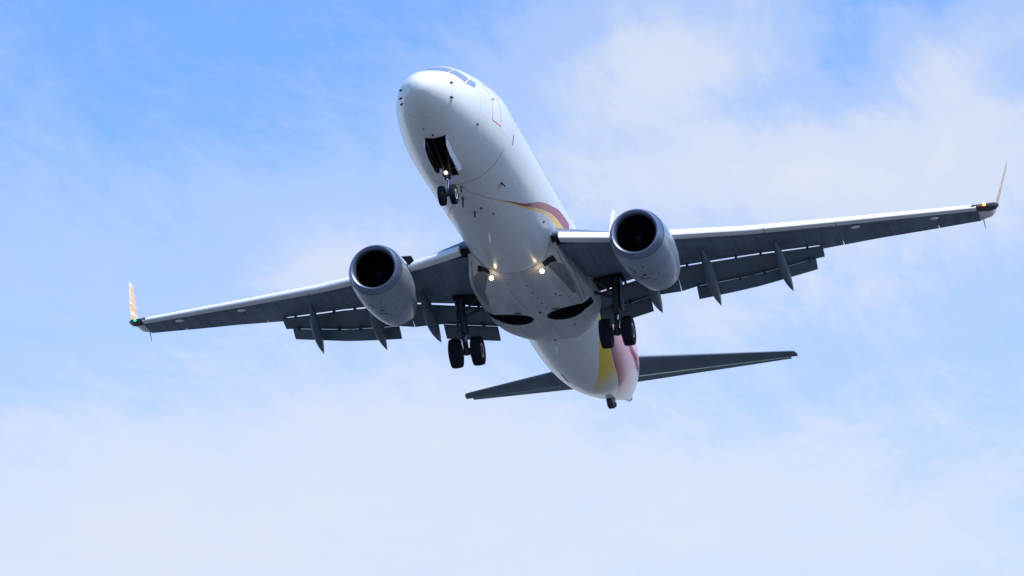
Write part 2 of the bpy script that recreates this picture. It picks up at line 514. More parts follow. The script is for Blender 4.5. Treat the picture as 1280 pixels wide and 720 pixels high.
def livery():
    m = material('white_livery_paint', (0.70, 0.73, 0.735), 0.34, coat=0.3)
    t = m.node_tree
    b = t.nodes['Principled BSDF']
    uv = N(t, 'ShaderNodeUVMap', uv_map='UVMap')
    sp = N(t, 'ShaderNodeSeparateXYZ')
    t.links.new(uv.outputs[0], sp.inputs[0])
    u = sp.outputs[0]
    ang = math_n(t, 'MULTIPLY', math_n(t, 'ABSOLUTE', math_n(t, 'SUBTRACT', sp.outputs[1], .5)), 360.0)   # degrees from the keel
    xm = math_n(t, 'MULTIPLY', u, 40.0)
    c = N(t, 'ShaderNodeTexCoord')
    mp = N(t, 'ShaderNodeMapping')
    mp.inputs['Scale'].default_value = (.3, 1, 1)
    t.links.new(c.outputs['Object'], mp.inputs[0])
    n = N(t, 'ShaderNodeTexNoise', i_Scale=1.3, i_Detail=7, i_Roughness=.62)
    t.links.new(mp.outputs[0], n.inputs['Vector'])
    g = math_n(t, 'MULTIPLY', ramp(t, n.outputs[0], [(.42, 0.0), (.75, 1.0)]), .22)
    col = mix(t, g, (.70, .735, .74), (.44, .47, .48))
    # panel seams
    def seam(x0, w=.018):
        return math_n(t, 'LESS_THAN', math_n(t, 'ABSOLUTE', math_n(t, 'SUBTRACT', xm, x0)), w)
    lines = None
    for x0 in (1.05, 3.0, 8.6, 10.4, 12.2, 24.6, 27.0, 29.4, 31.6, 33.6, 36.4):
        s_ = math_n(t, 'MULTIPLY', seam(x0, .010), .35)
        lines = s_ if lines is None else math_n(t, 'MAXIMUM', lines, s_)
    ring = math_n(t, 'MULTIPLY', math_n(t, 'MULTIPLY', seam(5.75, .025), math_n(t, 'LESS_THAN', ang, 62.0)), .75)
    lines = math_n(t, 'MAXIMUM', lines, ring)
    for a0 in (20.0, 48.0, 74.0):
        s_ = math_n(t, 'LESS_THAN', math_n(t, 'ABSOLUTE', math_n(t, 'SUBTRACT', ang, a0)), .28)
        s_ = math_n(t, 'MULTIPLY', math_n(t, 'MULTIPLY', s_, math_n(t, 'GREATER_THAN', xm, 3.2)), .22)
        lines = math_n(t, 'MAXIMUM', lines, s_)
    col = mix(t, lines, col, (.12, .13, .15))

    def band(lo, hi, x0, x1, soft=.35):
        i = math_n(t, 'MULTIPLY', math_n(t, 'DIVIDE', math_n(t, 'SUBTRACT', ang, lo), soft, True), math_n(t, 'DIVIDE', math_n(t, 'SUBTRACT', hi, ang), soft, True))
        i = math_n(t, 'MULTIPLY', i, math_n(t, 'GREATER_THAN', xm, x0))
        return math_n(t, 'MULTIPLY', i, math_n(t, 'LESS_THAN', xm, x1))
    mid = fcurve(t, u, STRIPE_MID, 0, 180)
    top = fcurve(t, u, STRIPE_TOP, 0, 180)
    bot = fcurve(t, u, STRIPE_BOT, 0, 180)
    col = mix(t, band(bot, mid, 6.0, 16.0), col, (.85, .50, .015))
    col = mix(t, band(mid, top, 6.0, 16.0), col, (.31, .012, .016))
    # tail colours
    ang = math_n(t, 'MULTIPLY', math_n(t, 'SUBTRACT', .5, sp.outputs[1]), 360.0)      # port side only from here
    y0 = fcurve(t, u, TAIL_Y0, -30, 180)
    y1 = fcurve(t, u, TAIL_Y1, -30, 180)
    fade = ramp(t, u, [(27.6 / 40, 1.0), (30.6 / 40, 0.0)])
    col = mix(t, math_n(t, 'MULTIPLY', band(y0, y1, 18.5, 38, 1.2), fade), col, (.80, .52, .006))
    pink = ramp(t, math_n(t, 'DIVIDE', math_n(t, 'SUBTRACT', ang, y1), 90.0), [(0.0, (.20, .014, .03)), (.035, (.40, .05, .08)), (.12, (.66, .17, .25)), (.30, (.76, .30, .40)), (.6, (.76, .36, .46)), (.9, (.75, .55, .61))])
    pf = ramp(t, u, [(30.8 / 40, 1.0), (36.0 / 40, 0.0)])
    col = mix(t, math_n(t, 'MULTIPLY', band(y1, 178.0, 20.0, 38), pf), col, pink)
    r0 = fcurve(t, u, [(0, 95), (24, 90), (26.5, 80), (28.3, 71), (30.5, 68), (32.4, 68), (34, 74), (40, 90)], -30, 180)
    r1 = math_n(t, 'ADD', r0, 9.0)
    col = mix(t, band(r0, r1, 24.0, 33.2, 1.0), col, (.30, .015, .03))
    t.links.new(col, b.inputs['Base Color'])
    return m


STRIPE_MID = [(0, 0), (6.0, .3), (7, 10.8), (7.7, 19.2), (8.3, 27.4), (9.13, 36.8), (10.11, 45.8), (10.87, 53.5), (12.15, 64.2), (13.59, 72.6), (14.9, 75.6), (17, 78), (40, 78)]
STRIPE_TOP = [(0, 0), (6.0, 1.2), (7, 11.9), (7.7, 20.3), (8.3, 28.3), (9.05, 37.9), (9.96, 47.6), (10.57, 55.8), (11.55, 67.2), (13, 77.9), (14.58, 87.1), (16, 89.4), (17, 89.5), (40, 89.5)]
STRIPE_BOT = [(0, 0), (6.0, 0), (7, 10.3), (8.3, 26.6), (9.2, 35.9), (10.26, 45.1), (11.17, 53.0), (12.31, 61.9), (13.36, 66.5), (14.35, 66.8), (17, 68), (40, 68)]
TAIL_Y0 = [(0, 92), (20, 80), (22.75, 54), (24.1, 43), (25.6, 31), (27.5, 17), (28.95, 3), (30, -5), (32, -15), (40, -20)]
TAIL_Y1 = [(0, 110), (22, 66), (24.2, 54), (26.3, 46), (27.6, 41), (29.0, 36.7), (30.7, 28), (32.1, 18), (33.2, 6), (34.5, -4), (40, -10)]
M['livery'] = livery()
fuselage = build_fuselage()

# ---- wing-to-body fairing
BX = [13.0, 14.0, 14.75, 15.6, 16.8, 19.0, 20.2, 21.0, 21.8, 22.6, 23.2]
BW = [1.86, 1.95, 2.05, 2.15, 2.22, 2.22, 2.18, 2.05, 1.75, 1.30, 0.9]
BB = [-2.13, -2.15, -2.18, -2.28, -2.36, -2.39, -2.39, -2.35, -2.24, -2.08, -1.95]
bw, bb = pchip(BX, BW), pchip(BX, BB)


def fair(x, a, off=0.0):
    w, B = bw(x) + off, bb(x) - off
    zc = -1.25
    ca, sa = math.cos(a), math.sin(a)
    p = 2.0 / 2.7
    y = w * math.copysign(abs(sa) ** p, sa)
    z = zc - (zc - B) * (abs(ca) ** p) if ca > 0 else zc - .9 * ca
    q = Vector((x, y, z))
    k = min(1, max(0, (x - fair_x0(a)) / 1.7))
    k = k * k * (3 - 2 * k)
    return fus(x, a, .022 + off).lerp(q, k) if k < 1 else q


def fair_x0(a):
    return float(np.interp(abs(math.degrees(a)), [0, 38, 57, 63, 70, 180], [14.75, 14.70, 13.75, 15.2, 17.2, 17.2]))


def build_fairing():
    rings = []
    for i in range(45):
        r = []
        for j in range(120):
            a = -math.pi + 2 * math.pi * j / 120
            x0 = fair_x0(a)
            r.append(fair(x0 + (23.2 - x0) * i / 44, a))
        rings.append(r)
    return G().loft(rings).out('wing_body_fairing', [M['fairing'], M['dark']], jet, 50)


fairing = build_fairing()


def cut(o, cutter):
    md = o.modifiers.new('cut', 'BOOLEAN')
    md.operation = 'DIFFERENCE'
    md.object = cutter
    md.solver = 'EXACT'
    md.material_mode = 'TRANSFER'
    dg = bpy.context.evaluated_depsgraph_get()
    me = bpy.data.meshes.new_from_object(o.evaluated_get(dg))
    o.modifiers.clear()
    o.data = me
    me.set_sharp_from_angle(angle=R(50))


def cutter(poly, z0, z1, sc=1.0):
    g = G()
    g.loft([[(x, y, z0) for x, y in poly], [(x, y, z1) for x, y in poly]])
    return g.out('cutter', M['dark'], jet, 0)


# wheel wells with the slot towards each leg, nose-gear bay
for s in (1, -1):
    poly = []
    for k in range(28):
        t_ = math.pi * .20 + (2 * math.pi - math.pi * .40) * k / 27
        poly.append((19.05 + .60 * math.sin(t_), s * (1.02 + .76 * math.cos(t_))))
    poly = [(19.40, s * 2.6)] + [(19.40, s * 1.9)] + [p for p in poly] + [(18.80, s * 1.9), (18.80, s * 2.6)] if False else poly
    slot = [(18.72, s * 1.5), (18.80, s * 2.5), (19.35, s * 2.5), (19.38, s * 1.5)]
    for tgt, sc in ((fairing, 0), (fuselage, .01)):
        c1 = cutter([(x, y * (1 - sc * .3)) for x, y in poly], -2.9, -1.75 + sc)
        cut(tgt, c1)
        bpy.data.objects.remove(c1)
    c1 = cutter(slot, -2.9, -1.90)
    cut(fairing, c1)
    bpy.data.objects.remove(c1)
c1 = cutter([(2.12, -.36), (2.12, .36), (4.35, .36), (4.35, -.36)], -2.6, -1.2)
cut(fuselage, c1)
bpy.data.objects.remove(c1)
c1 = cutter([(4.36, -.16), (4.36, .16), (4.95, .16), (4.95, -.16)], -2.6, -1.6)
cut(fuselage, c1)
bpy.data.objects.remove(c1)

# ---- wings
DI = .149
zl = lambda y: -1.69 + DI * y                 # height of the flat lower skin
LE = lin([0, 1.9, 3.6, 5.8, 8.2, 11.4, 16.6], [12.0, 13.70, 15.05, 16.45, 17.9, 19.5, 22.0])
TEB = lin([0, 1.87, 3.5, 5.17, 7.9, 10.44], [20.2, 20.05, 19.8, 19.60, 20.40, 21.42])      # where the flap cove begins
TEF = lin([0, 1.87, 5.3, 10.45, 12.65, 14.7, 16.6], [21.4, 21.3, 21.1, 21.90, 22.37, 22.95, 23.45])
FIX = .38                                     # fixed nose starts this far behind the slat nose


def thick(f):
    return 2.97 * math.sqrt(max(f, 0)) - 1.26 * f - 3.516 * f ** 2 + 2.843 * f ** 3 - 1.036 * f ** 4   # 1 at the thickest


def prof(y, f, side):
    """wing profile height at chord fraction f; side -1 lower, +1 upper"""
    x0, c = LE(y) + FIX, TEF(y) - LE(y) - FIX
    tc = np.interp(y, [1.9, 5.8, 16.6], [.13, .115, .10]) * c * .5
    mid = zl(y) + tc * .72 - .02 * c * max(0, f - .6)
    return x0 + c * f, mid + side * tc * (thick(f) if side > 0 else thick(f) * .72)


def wing_ring(y, s, f1, n=22):
    fr = [(1 - math.cos(math.pi * k / n)) / 2 * f1 for k in range(n + 1)]
    up = [prof(y, f, 1) for f in fr]
    lo = [prof(y, f, -1) for f in fr]
    pts = up[::-1] + lo[1:]
    pts = [(x, s * y, z) for x, z in pts]
    if f1 >= .999:
        pts[0] = (pts[0][0], pts[0][1], pts[0][2] + .008)
        pts[-1] = (pts[-1][0], pts[-1][1], pts[-1][2] - .008)
    return pts


def fr_at(y, x):
    return (x - LE(y) - FIX) / (TEF(y) - LE(y) - FIX)


AIL0, AIL1, AILF = 11.3, 14.9, .77


def build_wing(s):
    g = G()
    rings = []
    for y in [1.2, 1.9, 2.7, 3.6, 4.5, 5.3, 6.2, 7.2, 8.2, 9.2, 10.44]:
        rings.append(wing_ring(y, s, fr_at(y, TEB(max(y, 1.87)))))
    rings += [wing_ring(10.45, s, 1.0), wing_ring(AIL0, s, 1.0), wing_ring(AIL0 + .01, s, AILF)]
    for y in (12.5, 13.7):
        rings.append(wing_ring(y, s, AILF))
    rings += [wing_ring(AIL1 - .01, s, AILF), wing_ring(AIL1, s, 1.0)]
    for y in (15.8, 16.45):
        rings.append(wing_ring(y, s, 1.0))
    g.loft(rings)
    return g.out('wing', [M['wing']], jet, 50)


def panel(y0, y1, xf, prof_pts, n=8):
    """loft of a small profile between two spanwise places; prof_pts(y) -> list of (x,z)"""
    rings = []
    for k in range(n + 1):
        y = y0 + (y1 - y0) * k / n
        rings.append([(x, y, z) for x, z in prof_pts(y)])
    return rings


def mirror(rings, s):
    return [[(x, y * s, z) for x, y, z in r] for r in rings]


def aero(c, t, n=9, droop=0.0):
    """closed little aerofoil: chord c, thickness t, from nose (0,0)"""
    fr = [(1 - math.cos(math.pi * k / n)) / 2 for k in range(n + 1)]
    up = [(c * f, t * .62 * thick(f) - droop * f * f) for f in fr]
    lo = [(c * f, -t * .38 * thick(f) - droop * f * f) for f in fr]
    return up[::-1] + lo[1:-1] + [(c, -droop - .006)]


def rotd(pts, deg):
    c, s_ = math.cos(R(deg)), math.sin(R(deg))
    return [(x * c + z * s_, -x * s_ + z * c) for x, z in pts]


def slat_prof(y, k=1.0):
    c = np.interp(y, [2, 6, 16.6], [.62, .56, .40])
    h = np.interp(y, [2, 6, 16.6], [.36, .33, .22])
    x0, z0 = LE(y), zl(y) + .02
    P = [(.98 * c, .98 * h), (.72 * c, .93 * h), (.42 * c, .80 * h), (.18 * c, .58 * h), (.05 * c, .32 * h), (.0, .06 * h), (.04 * c, -.08 * h),
         (.20 * c, -.13 * h), (.50 * c, -.12 * h), (.80 * c, -.10 * h), (.62 * c, .02 * h), (.50 * c, .30 * h), (.60 * c, .62 * h), (.85 * c, .88 * h)]
    return [(x0 + x, z0 + z) for x, z in P]


def fore_prof(y):
    x0, z0 = TEB(y), zl(y)
    xt = np.interp(y, [1.95, 4.06, 5.76, 8.42, 10.6], [20.77, 20.50, 20.62, 21.29, 21.80])
    c = max(xt - x0 + .12, .4)
    p = rotd(aero(c / math.cos(R(27)), .15), 27)
    up = np.interp(y, [2, 5, 7], [.035, .03, .0])
    return [(x0 - .06 + x, z0 - .035 + up + z) for x, z in p]


def aft_prof(y):
    a = fore_prof(y)
    xt, zt = max(a, key=lambda q: q[0])
    c = np.interp(y, [1.95, 4.1, 5.7, 10.3], [.62, .62, .55, .45])
    p = rotd(aero(c, .09), 45)
    return [(xt - .12 + x, zt - .055 + z) for x, z in p]


def ail_prof(y):
    fr = [AILF + .008 + (.992 - AILF) * k / 6 for k in range(7)]
    up = [prof(y, f, 1) for f in fr]
    lo = [prof(y, f, -1) for f in fr]
    lo[-1] = (lo[-1][0], lo[-1][1] - .012)
    return up[::-1] + lo


def canoe(tip, nose, w, s, mid=.55):
    """flap-track fairing: slender canoe from nose (on the skin) to the drooped tip"""
    nose, tip = Vector(nose), Vector(tip)
    L = (tip - nose)
    rings = []
    n = 18
    for k in range(n + 1):
        t_ = k / n
        r = max(.012, (math.sin(math.pi * min(1, t_ / (2 * .42))) ** .75 if t_ < .42 else (1 - ((t_ - .42) / .58) ** 1.7)))
        c = nose + L * t_
        sag = -.16 * math.sin(math.pi * min(1, t_ * 1.0)) 
        h = w * 1.55
        rings.append([(c.x, s * (c.y + w * r * math.cos(a)), c.z + sag + h * r * math.sin(a)) for a in [2 * math.pi * j / 18 for j in range(18)]])
    return rings


def build_winglet(s):
    # blended: curve from the tip up to the canted blade
    g = G()
    path = [(16.451, zl(16.451), 0), (16.72, zl(16.72) + .02, 12), (16.95, zl(16.95) + .09, 35), (17.10, zl(17.0) + .26, 58), (17.20, zl(17.0) + .55, 74), (17.33, zl(17) + 1.1, 78), (17.64, zl(17) + 2.58, 78.5)]
    xle = [22.0 + .30, 22.36, 22.58, 22.78, 22.98, 23.28, 24.30]
    ch = [1.16, 1.06, .96, .88, .82, .74, .45]
    rings = []
    for (y, z, a), x0, c in zip(path, xle, ch):
        p = aero(c, .05 * c + .008, 9)
        nx = Vector((0, -math.sin(R(a)), math.cos(R(a))))
        off = .05 * c
        toe = -.08 * min(1, a / 60)          # the blade toes out a little
        rings.append([(x0 + px_, s * (y + toe * px_ + nx.y * (pz_ + off)), z + nx.z * (pz_ + off)) for px_, pz_ in p])
    g.loft(rings)
    return g.out('winglet', M['winglet'], jet, 50)


for s in (1, -1):
    wing = build_wing(s)
    for y0, y1 in ((5.35, 8.75), (8.78, 11.3), (11.33, 13.85), (13.88, 16.40)):
        G().loft(mirror(panel(y0, y1, 0, slat_prof), s)).out('slat', M['slat'], wing, 50)
    G().loft(mirror(panel(1.86, 4.15, 0, slat_prof), s)).out('krueger_flap', M['slat'], wing, 50)
    G().loft(mirror(panel(1.95, 5.17, 0, fore_prof), s)).out('flap', M['flap'], wing, 50)
    G().loft(mirror(panel(5.195, 10.56, 0, fore_prof), s)).out('flap', M['flap'], wing, 50)
    G().loft(mirror(panel(1.98, 4.02, 0, aft_prof), s)).out('aft_flap', M['flap'], wing, 50)
    G().loft(mirror(panel(5.78, 10.24, 0, aft_prof), s)).out('aft_flap', M['flap'], wing, 50)
    G().loft(mirror(panel(AIL0 + .03, AIL1 - .03, 0, ail_prof), s)).out('aileron', M['wing'], wing, 50)
    for tip, nose, w in (((22.28, 9.21, -1.47), (19.55, 8.98, -.40), .19), ((21.54, 6.52, -1.95), (18.3, 6.40, -.80), .215), ((21.2, 4.31, -2.05), (17.9, 4.25, -1.12), .23)):
        G().loft(canoe(tip, nose, w, s)).out('flap_track_fairing', M['flap'], wing, 60)
    rc = [(LE(y) + a, y) for y, a in ((1.45, .50), (2.9, .52))] + [(LE(y) + a, y) for y, a in ((2.9, .66), (1.45, 1.10))]
    G().loft([[(x, s * y, prof(y, max(.01, fr_at(y, x)), -1)[1] + dz) for x, y in rc] for dz in (-.02, .02)]).out('krueger_shade_sheet', M['dark'], wing, 0)  # near-black sheet painting the shade of the cavity under the root leading edge
    wl = build_winglet(s)

# ---- tail surfaces
def surf(stations, s, f0, f1, tc, name, mats, parent, vertical=False):
    rings = []
    for sp, z, xl, xt in stations:
        c = xt - xl
        n = 14
        fr = [f0 + (f1 - f0) * (1 - math.cos(math.pi * k / n)) / 2 for k in range(n + 1)]
        up = [(xl + c * f, .5 * tc * c * thick(f) + .006) for f in fr]
        lo = [(xl + c * f, -.5 * tc * c * thick(f) - .006) for f in fr]
        p = up[::-1] + (lo[1:] if f0 < .01 else lo)
        rings.append([(x, t_, z) if vertical else (x, s * sp, z + t_) for x, t_ in p])
    return G().loft(rings).out(name, mats, parent, 50)


for s in (1, -1):
    st = [(.25, 1.02, 33.9, 37.25), (2.0, 1.24, 35.05, 37.75), (4.5, 1.55, 36.65, 38.47), (6.9, 1.845, 38.17, 39.14), (7.1, 1.87, 38.33, 39.19), (7.18, 1.88, 38.6, 39.18)]
    stab = surf(st, s, 0, .665, .10, 'horizontal_stabilizer', M['tailplane'], jet)
    surf(st[:4], s, .735, 1.0, .085, 'elevator', M['elevator'], stab)
fst = [(0, 1.5, 29.6, 36.9), (0, 2.1, 31.2, 37.0), (0, 2.7, 32.15, 37.1), (0, 4.5, 33.7, 37.55), (0, 7.0, 35.75, 38.3), (0, 8.75, 37.2, 38.8), (0, 9.0, 37.45, 38.88), (0, 9.09, 37.8, 38.85)]
fin = surf(fst, 1, 0, .70, .09, 'vertical_fin', M['fin'], jet, True)
surf(fst[:6], 1, .712, 1.0, .09, 'rudder', M['fin'], fin, True)

# ---- engines
def ell(c, r, n=56, flat=0.0, zoff=0.0):
    x, y, z = c
    P = []
    for j in range(n):
        a = 2 * math.pi * j / n
        dy, dz = r * math.cos(a), r * math.sin(a)
        if dz < 0:
            dz *= 1 - flat
        dy *= 1 + flat * .35
        P.append((x, y + dy, z + dz + zoff))
    return P


def build_engine(s):
    cy, cz, x0 = 4.83 * s, -1.98, 12.72
    C = lambda dx, up=0: (x0 + dx, cy, cz + up)
    cow = G()
    ro = [(.34, .985, .05), (.6, 1.02, .05), (1.0, 1.045, .05), (1.6, 1.055, .04), (2.2, 1.04, .03), (2.9, .98, .01), (3.5, .89, 0), (4.0, .80, 0), (4.0, .77, 0), (3.6, .80, 0)]
    CC = lambda dx: (x0 + dx, cy + s * .035 * dx, cz - .012 * dx)
    cow.loft([ell(CC(dx), r, flat=fl) for dx, r, fl in ro], caps=False)
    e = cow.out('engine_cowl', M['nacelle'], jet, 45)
    lip = G()
    li = [(.345, .983, .05), (.16, .935, .05), (.05, .885, .04), (.0, .835, .03), (.02, .785, .02), (.10, .745, .01), (.24, .725, .0)]
    lip.loft([ell(C(dx), r, flat=fl) for dx, r, fl in li], caps=False)
    lip.out('inlet_lip', M['lip'], e, 60)
    du = G()
    du.loft([ell(C(dx), r) for dx, r in ((.24, .724), (.6, .735), (1.05, .78), (1.15, .78))], caps=False)
    du.loft([ell(C(1.16), r) for r in (.78, .02)], caps=False)
    du.out('inlet_duct', M['duct'], e, 60)
    fan = G()
    for k in range(24):
        a = 2 * math.pi * k / 24
        pts = []
        for r, w, tw in ((.22, .10, 20), (.45, .13, 38), (.76, .15, 58)):
            da = w * .5 * math.sin(R(tw)) / r
            dx = w * .5 * math.cos(R(tw))
            pts.append([(r, a - da, -dx), (r, a + da, dx)])
        v = []
        for (p, q) in pts:
            for (r, t_, dx) in (p, q):
                for th in (0, .012):
                    v.append((x0 + 1.02 + dx + th, cy + r * math.cos(t_), cz + r * math.sin(t_)))
        f = []
        for i in (0, 4):
            f += [(i, i + 2, i + 6, i + 4), (i + 1, i + 5, i + 7, i + 3), (i, i + 4, i + 5, i + 1), (i + 2, i + 3, i + 7, i + 6)]
        fan.add(v, f)
    fan.out('fan', M['fan'], e, 30)
    G().lathe([(.62, .01), (.68, .07), (.8, .15), (.95, .215), (1.06, .24)], (x0, cy, cz), (1, 0, 0), 32).out('spinner', M['spinner'], e, 60)
    ex = G()
    ex.loft([ell(C(dx, .02), r) for dx, r in ((3.3, .72), (4.0, .62), (4.6, .47), (4.9, .40), (4.9, .37), (4.4, .38))], caps=False)
    ex.loft([ell(C(dx, .02), r) for dx, r in ((4.4, .38), (4.4, .30), (4.9, .24), (5.4, .06), (5.42, .01))], caps=False)
    ex.out('exhaust_nozzle', M['exhaust'], e, 45)
    # pylon
    py_ = G()
    rings = []
    for x, zt, zb, w in ((13.9, -.86, -1.2, .05), (14.6, -.66, -1.3, .17), (15.6, -.62, -1.3, .22), (16.6, -.75, -1.3, .22), (17.4, -.90, -1.45, .20), (18.3, -.92, -1.35, .14), (19.2, -.95, -1.10, .04)):
        rings.append([(x, cy - w, zb), (x, cy + w, zb), (x, cy + w, (zt + zb) / 2), (x, cy + w * .6, zt), (x, cy - w * .6, zt), (x, cy - w, (zt + zb) / 2)])
    py_.loft(rings)
    py_.out('engine_pylon', M['nacelle'], e, 50)
    # strake on the inboard side
    a = R(38)
    d = Vector((0, -s * math.cos(a), math.sin(a)))
    ch = G()
    b0 = Vector((x0 + .95, cy, cz)) + d * 1.06
    b1 = Vector((x0 + 1.95, cy, cz)) + d * 1.10
    tp = [b0, b1, b1 + d * .26, b1 - Vector((.45, 0, 0)) + d * .27]
    nn = Vector((0, d.z, -d.y)) * .02
    ch.loft([[p - nn for p in tp], [p + nn for p in tp]])
    ch.out('strake', M['black'], e, 0)
    # drain, latches, vents on the cowl belly
    for dx, a_, sx, sy in ((1.0, -90, .09, .05), (1.75, -84, .15, .11), (2.3, -96, .12, .03), (1.45, -68, .24, .03), (1.35, -62, .05, .14), (2.0, -75, .18, .03), (1.9, -112, .22, .025), (2.1, -84, .03, .3)):
        r = np.interp(dx, [.34, .6, 1.0, 1.6, 2.2, 2.9], [.985, 1.02, 1.045, 1.055, 1.04, .98]) - .006
        an = R(a_)
        fl = 1 - np.interp(dx, [.34, 1, 1.6, 2.2, 2.9], [.05, .05, .04, .03, .01])
        p_ = CC(dx)
        G().box((p_[0], p_[1] + r * math.cos(an), p_[2] + r * math.sin(an) * fl), (sx, sy, .03), Matrix.Rotation(an + R(90), 3, 'X')).out('cowl_vent', M['black'], e, 0)
    return e


for s in (1, -1):
    build_engine(s)

# ---- landing gear
def wheel(parent, c, r, w, out, rimr):
    """tyre and rim, axis along y"""
    t_ = G()
    pr = [(-w / 2 * .80, rimr), (-w / 2 * .97, rimr + (r - rimr) * .30), (-w / 2, rimr + (r - rimr) * .60), (-w / 2 * .90, r - .05 * r), (-w / 2 * .62, r - .008), (-w / 2 * .3, r),
          (-w / 2 * .29, r - .012), (-w / 2 * .25, r - .012), (-w / 2 * .24, r), (0, r)]
    pr = pr + [(-a, b) for a, b in pr[-2::-1]]
    t_.lathe(pr, c, (0, 1, 0), 48, closed_prof=False)
    t_.out('tyre', M['tyre'], parent, 45)
    g = G()
    sgn = out
    g.lathe([(sgn * w * .15, rimr * .99), (sgn * w * .43, rimr * .99), (sgn * w * .44, rimr * .86), (sgn * w * .33, rimr * .72), (sgn * w * .31, rimr * .40), (sgn * w * .40, rimr * .30), (sgn * w * .40, .01)], c, (0, 1, 0), 36)
    g.out('rim', M['rim'], parent, 40)


for s in (1, -1):
    Y = 2.88 * s
    g = G()
    ax = Vector((19.0, Y, -3.38))
    top = Vector((18.88, 2.98 * s, -1.25))
    d = (ax - top)
    g.tube([top, top + d * .20, top + d * .62], [.17, .15, .14], 20)
    g.tube([top + d * .58, top + d * .66], [.175, .175], 20)
    g.tube([top + d * .60, ax + Vector((0, 0, .0))], [.085, .085], 16, 1)
    g.tube([ax + Vector((0, -.42, 0)), ax + Vector((0, .42, 0))], .085, 16)
    g.tube([ax + Vector((0, 0, .14)), ax + Vector((0, 0, -.10))], .125, 16)
    # torque links
    a0 = top + d * .66
    kn = a0 + Vector((-.36, 0, -.30))
    for e_ in (-.06, .06):
        g.tube([a0 + Vector((-.1, e_, 0)), kn + Vector((0, e_ * .4, 0))], [.045, .03], 8)
        g.tube([kn + Vector((0, e_ * .4, 0)), ax + Vector((-.08, e_, .08))], [.03, .045], 8)
    # brake stacks
    for e_ in (-.22, .22):
        g.lathe([(-.07, .20), (.07, .20)], ax + Vector((0, e_, 0)), (0, 1, 0), 24)
    # hydraulic lines
    g.tube([top + d * .1 + Vector((-.17, .07 * s, 0)), top + d * .45 + Vector((-.19, .07 * s, 0)), top + d * .62 + Vector((-.17, .1 * s, 0)), ax + Vector((-.2, .16 * s, .12))], .018, 6)
    gear = g.out('main_landing_gear', [M['strut'], M['chrome']], jet, 45)
    b = G()
    b.tube([top + d * .38, Vector((18.95, 1.75 * s, -1.55))], [.06, .065], 12)     # side strut
    b.tube([top + d * .30, Vector((18.5, 2.2 * s, -1.38))], [.045, .045], 10)
    b.tube([top + d * .45 + Vector((.1, 0, 0)), top + Vector((.75, .05 * s, .02))], [.05, .05], 10)
    b.out('side_brace', M['strut'], gear, 45)
    # leg door, fixed outboard of the strut
    dr = G()
    dr.prism([(18.72, -1.36), (19.22, -1.34), (19.16, -2.42), (19.0, -2.62), (18.80, -2.42)], .03, 1, (3.17) * s)
    dr.out('gear_door', M['wing'], gear, 0)
    wheel(gear, ax + Vector((0, .42 * s, 0)), .565, .42, s, .27)
    wheel(gear, ax + Vector((0, -.42 * s, 0)), .565, .42, -s, .27)
    # near-black slab on the lower skin, its colour standing for the leg bay's shade
    bay = G()
    zb = lambda y: zl(abs(y)) - .012
    P = [(18.55, 1.9), (18.60, 3.25), (19.25, 3.30), (19.62, 2.7), (19.66, 1.9)]
    bay.loft([[(x, y * s, zl(y) - .015) for x, y in P], [(x, y * s, zl(y) - .055) for x, y in P]])
    bay.out('gear_bay_slab', M['dark'], gear, 0)

g = G()
ax = Vector((3.67, 0, -3.34))
top = Vector((4.05, 0, -1.5))
d = ax - top
g.tube([top, top + d * .62], [.10, .085], 18)
g.tube([top + d * .55, top + d * .64], .11, 18)
g.tube([top + d * .6, ax], .05, 14, 1)
g.tube([ax + Vector((0, -.2, 0)), ax + Vector((0, .2, 0))], .05, 12)
kn = top + d * .80 + Vector((.26, 0, .02))
g.tube([top + d * .62 + Vector((.06, 0, 0)), kn], [.035, .025], 8)
g.tube([kn, ax + Vector((.05, 0, .06))], [.025, .035], 8)
for e_ in (-.14, .14):
    g.tube([top + d * .5 + Vector((0, e_ * .7, 0)), Vector((2.75, e_ * 1.6, -1.55))], .04, 10)      # drag brace
g.box(top + d * .57 + Vector((-.10, 0, 0)), (.12, .30, .14), None, 0, .02)
ng = g.out('nose_landing_gear', [M['strut'], M['chrome']], jet, 45)
wheel(ng, ax + Vector((0, .2, 0)), .345, .21, 1, .17)
wheel(ng, ax + Vector((0, -.2, 0)), .345, .21, -1, .17)
for s in (1, -1):
    v = []
    n = 10
    for k in range(n + 1):
        x = 2.15 + 2.15 * k / n
        zt = fus(x, R(10)).z + .02
        h = .46 * min(1, .80 + k / n, 2.6 - 2.2 * k / n)
        v.append((x, s * .375, zt, s * .385, zt - h))
    rg = [[(x, y0 - .012, z0), (x, y0 + .012, z0), (x, y1 + .012, z1), (x, y1 - .012, z1)] for x, y0, z0, y1, z1 in v]
    dd = G().loft(rg)
    o_ = dd.out('nose_gear_door', [M['white'], M['dark']], ng, 30)
    for p_ in o_.data.polygons:
        if p_.normal.y * s < -.5:
            p_.material_index = 1
L0 = top + d * .57 + Vector((-.17, .02, .02))
tl = G().lathe([(0, .045), (.05, .055)], L0, (-1, 0, -.15), 20).out('taxi_light', M['lamp'], ng, 40)

# ---- lamps
def lamp_bulb(name, c, r, mat, parent=jet, power=None, col=(1, .8, .55)):
    G().lathe([(-r, .004), (-r * .7, r * .71), (0, r), (r * .7, r * .71), (r, .004)], c, (1, 0, .3), 20).out(name, mat, parent, 60)


for s in (1, -1):
    lamp_bulb('landing_light', (14.92, .95 * s, -2.15), .08, M['lamp'])
lamp_bulb('navigation_light', (22.02, -16.72, zl(16.72) + .10), .06, M['redlamp'])
lamp_bulb('navigation_light', (22.02, 16.72, zl(16.72) + .08), .05, M['greenlamp'])

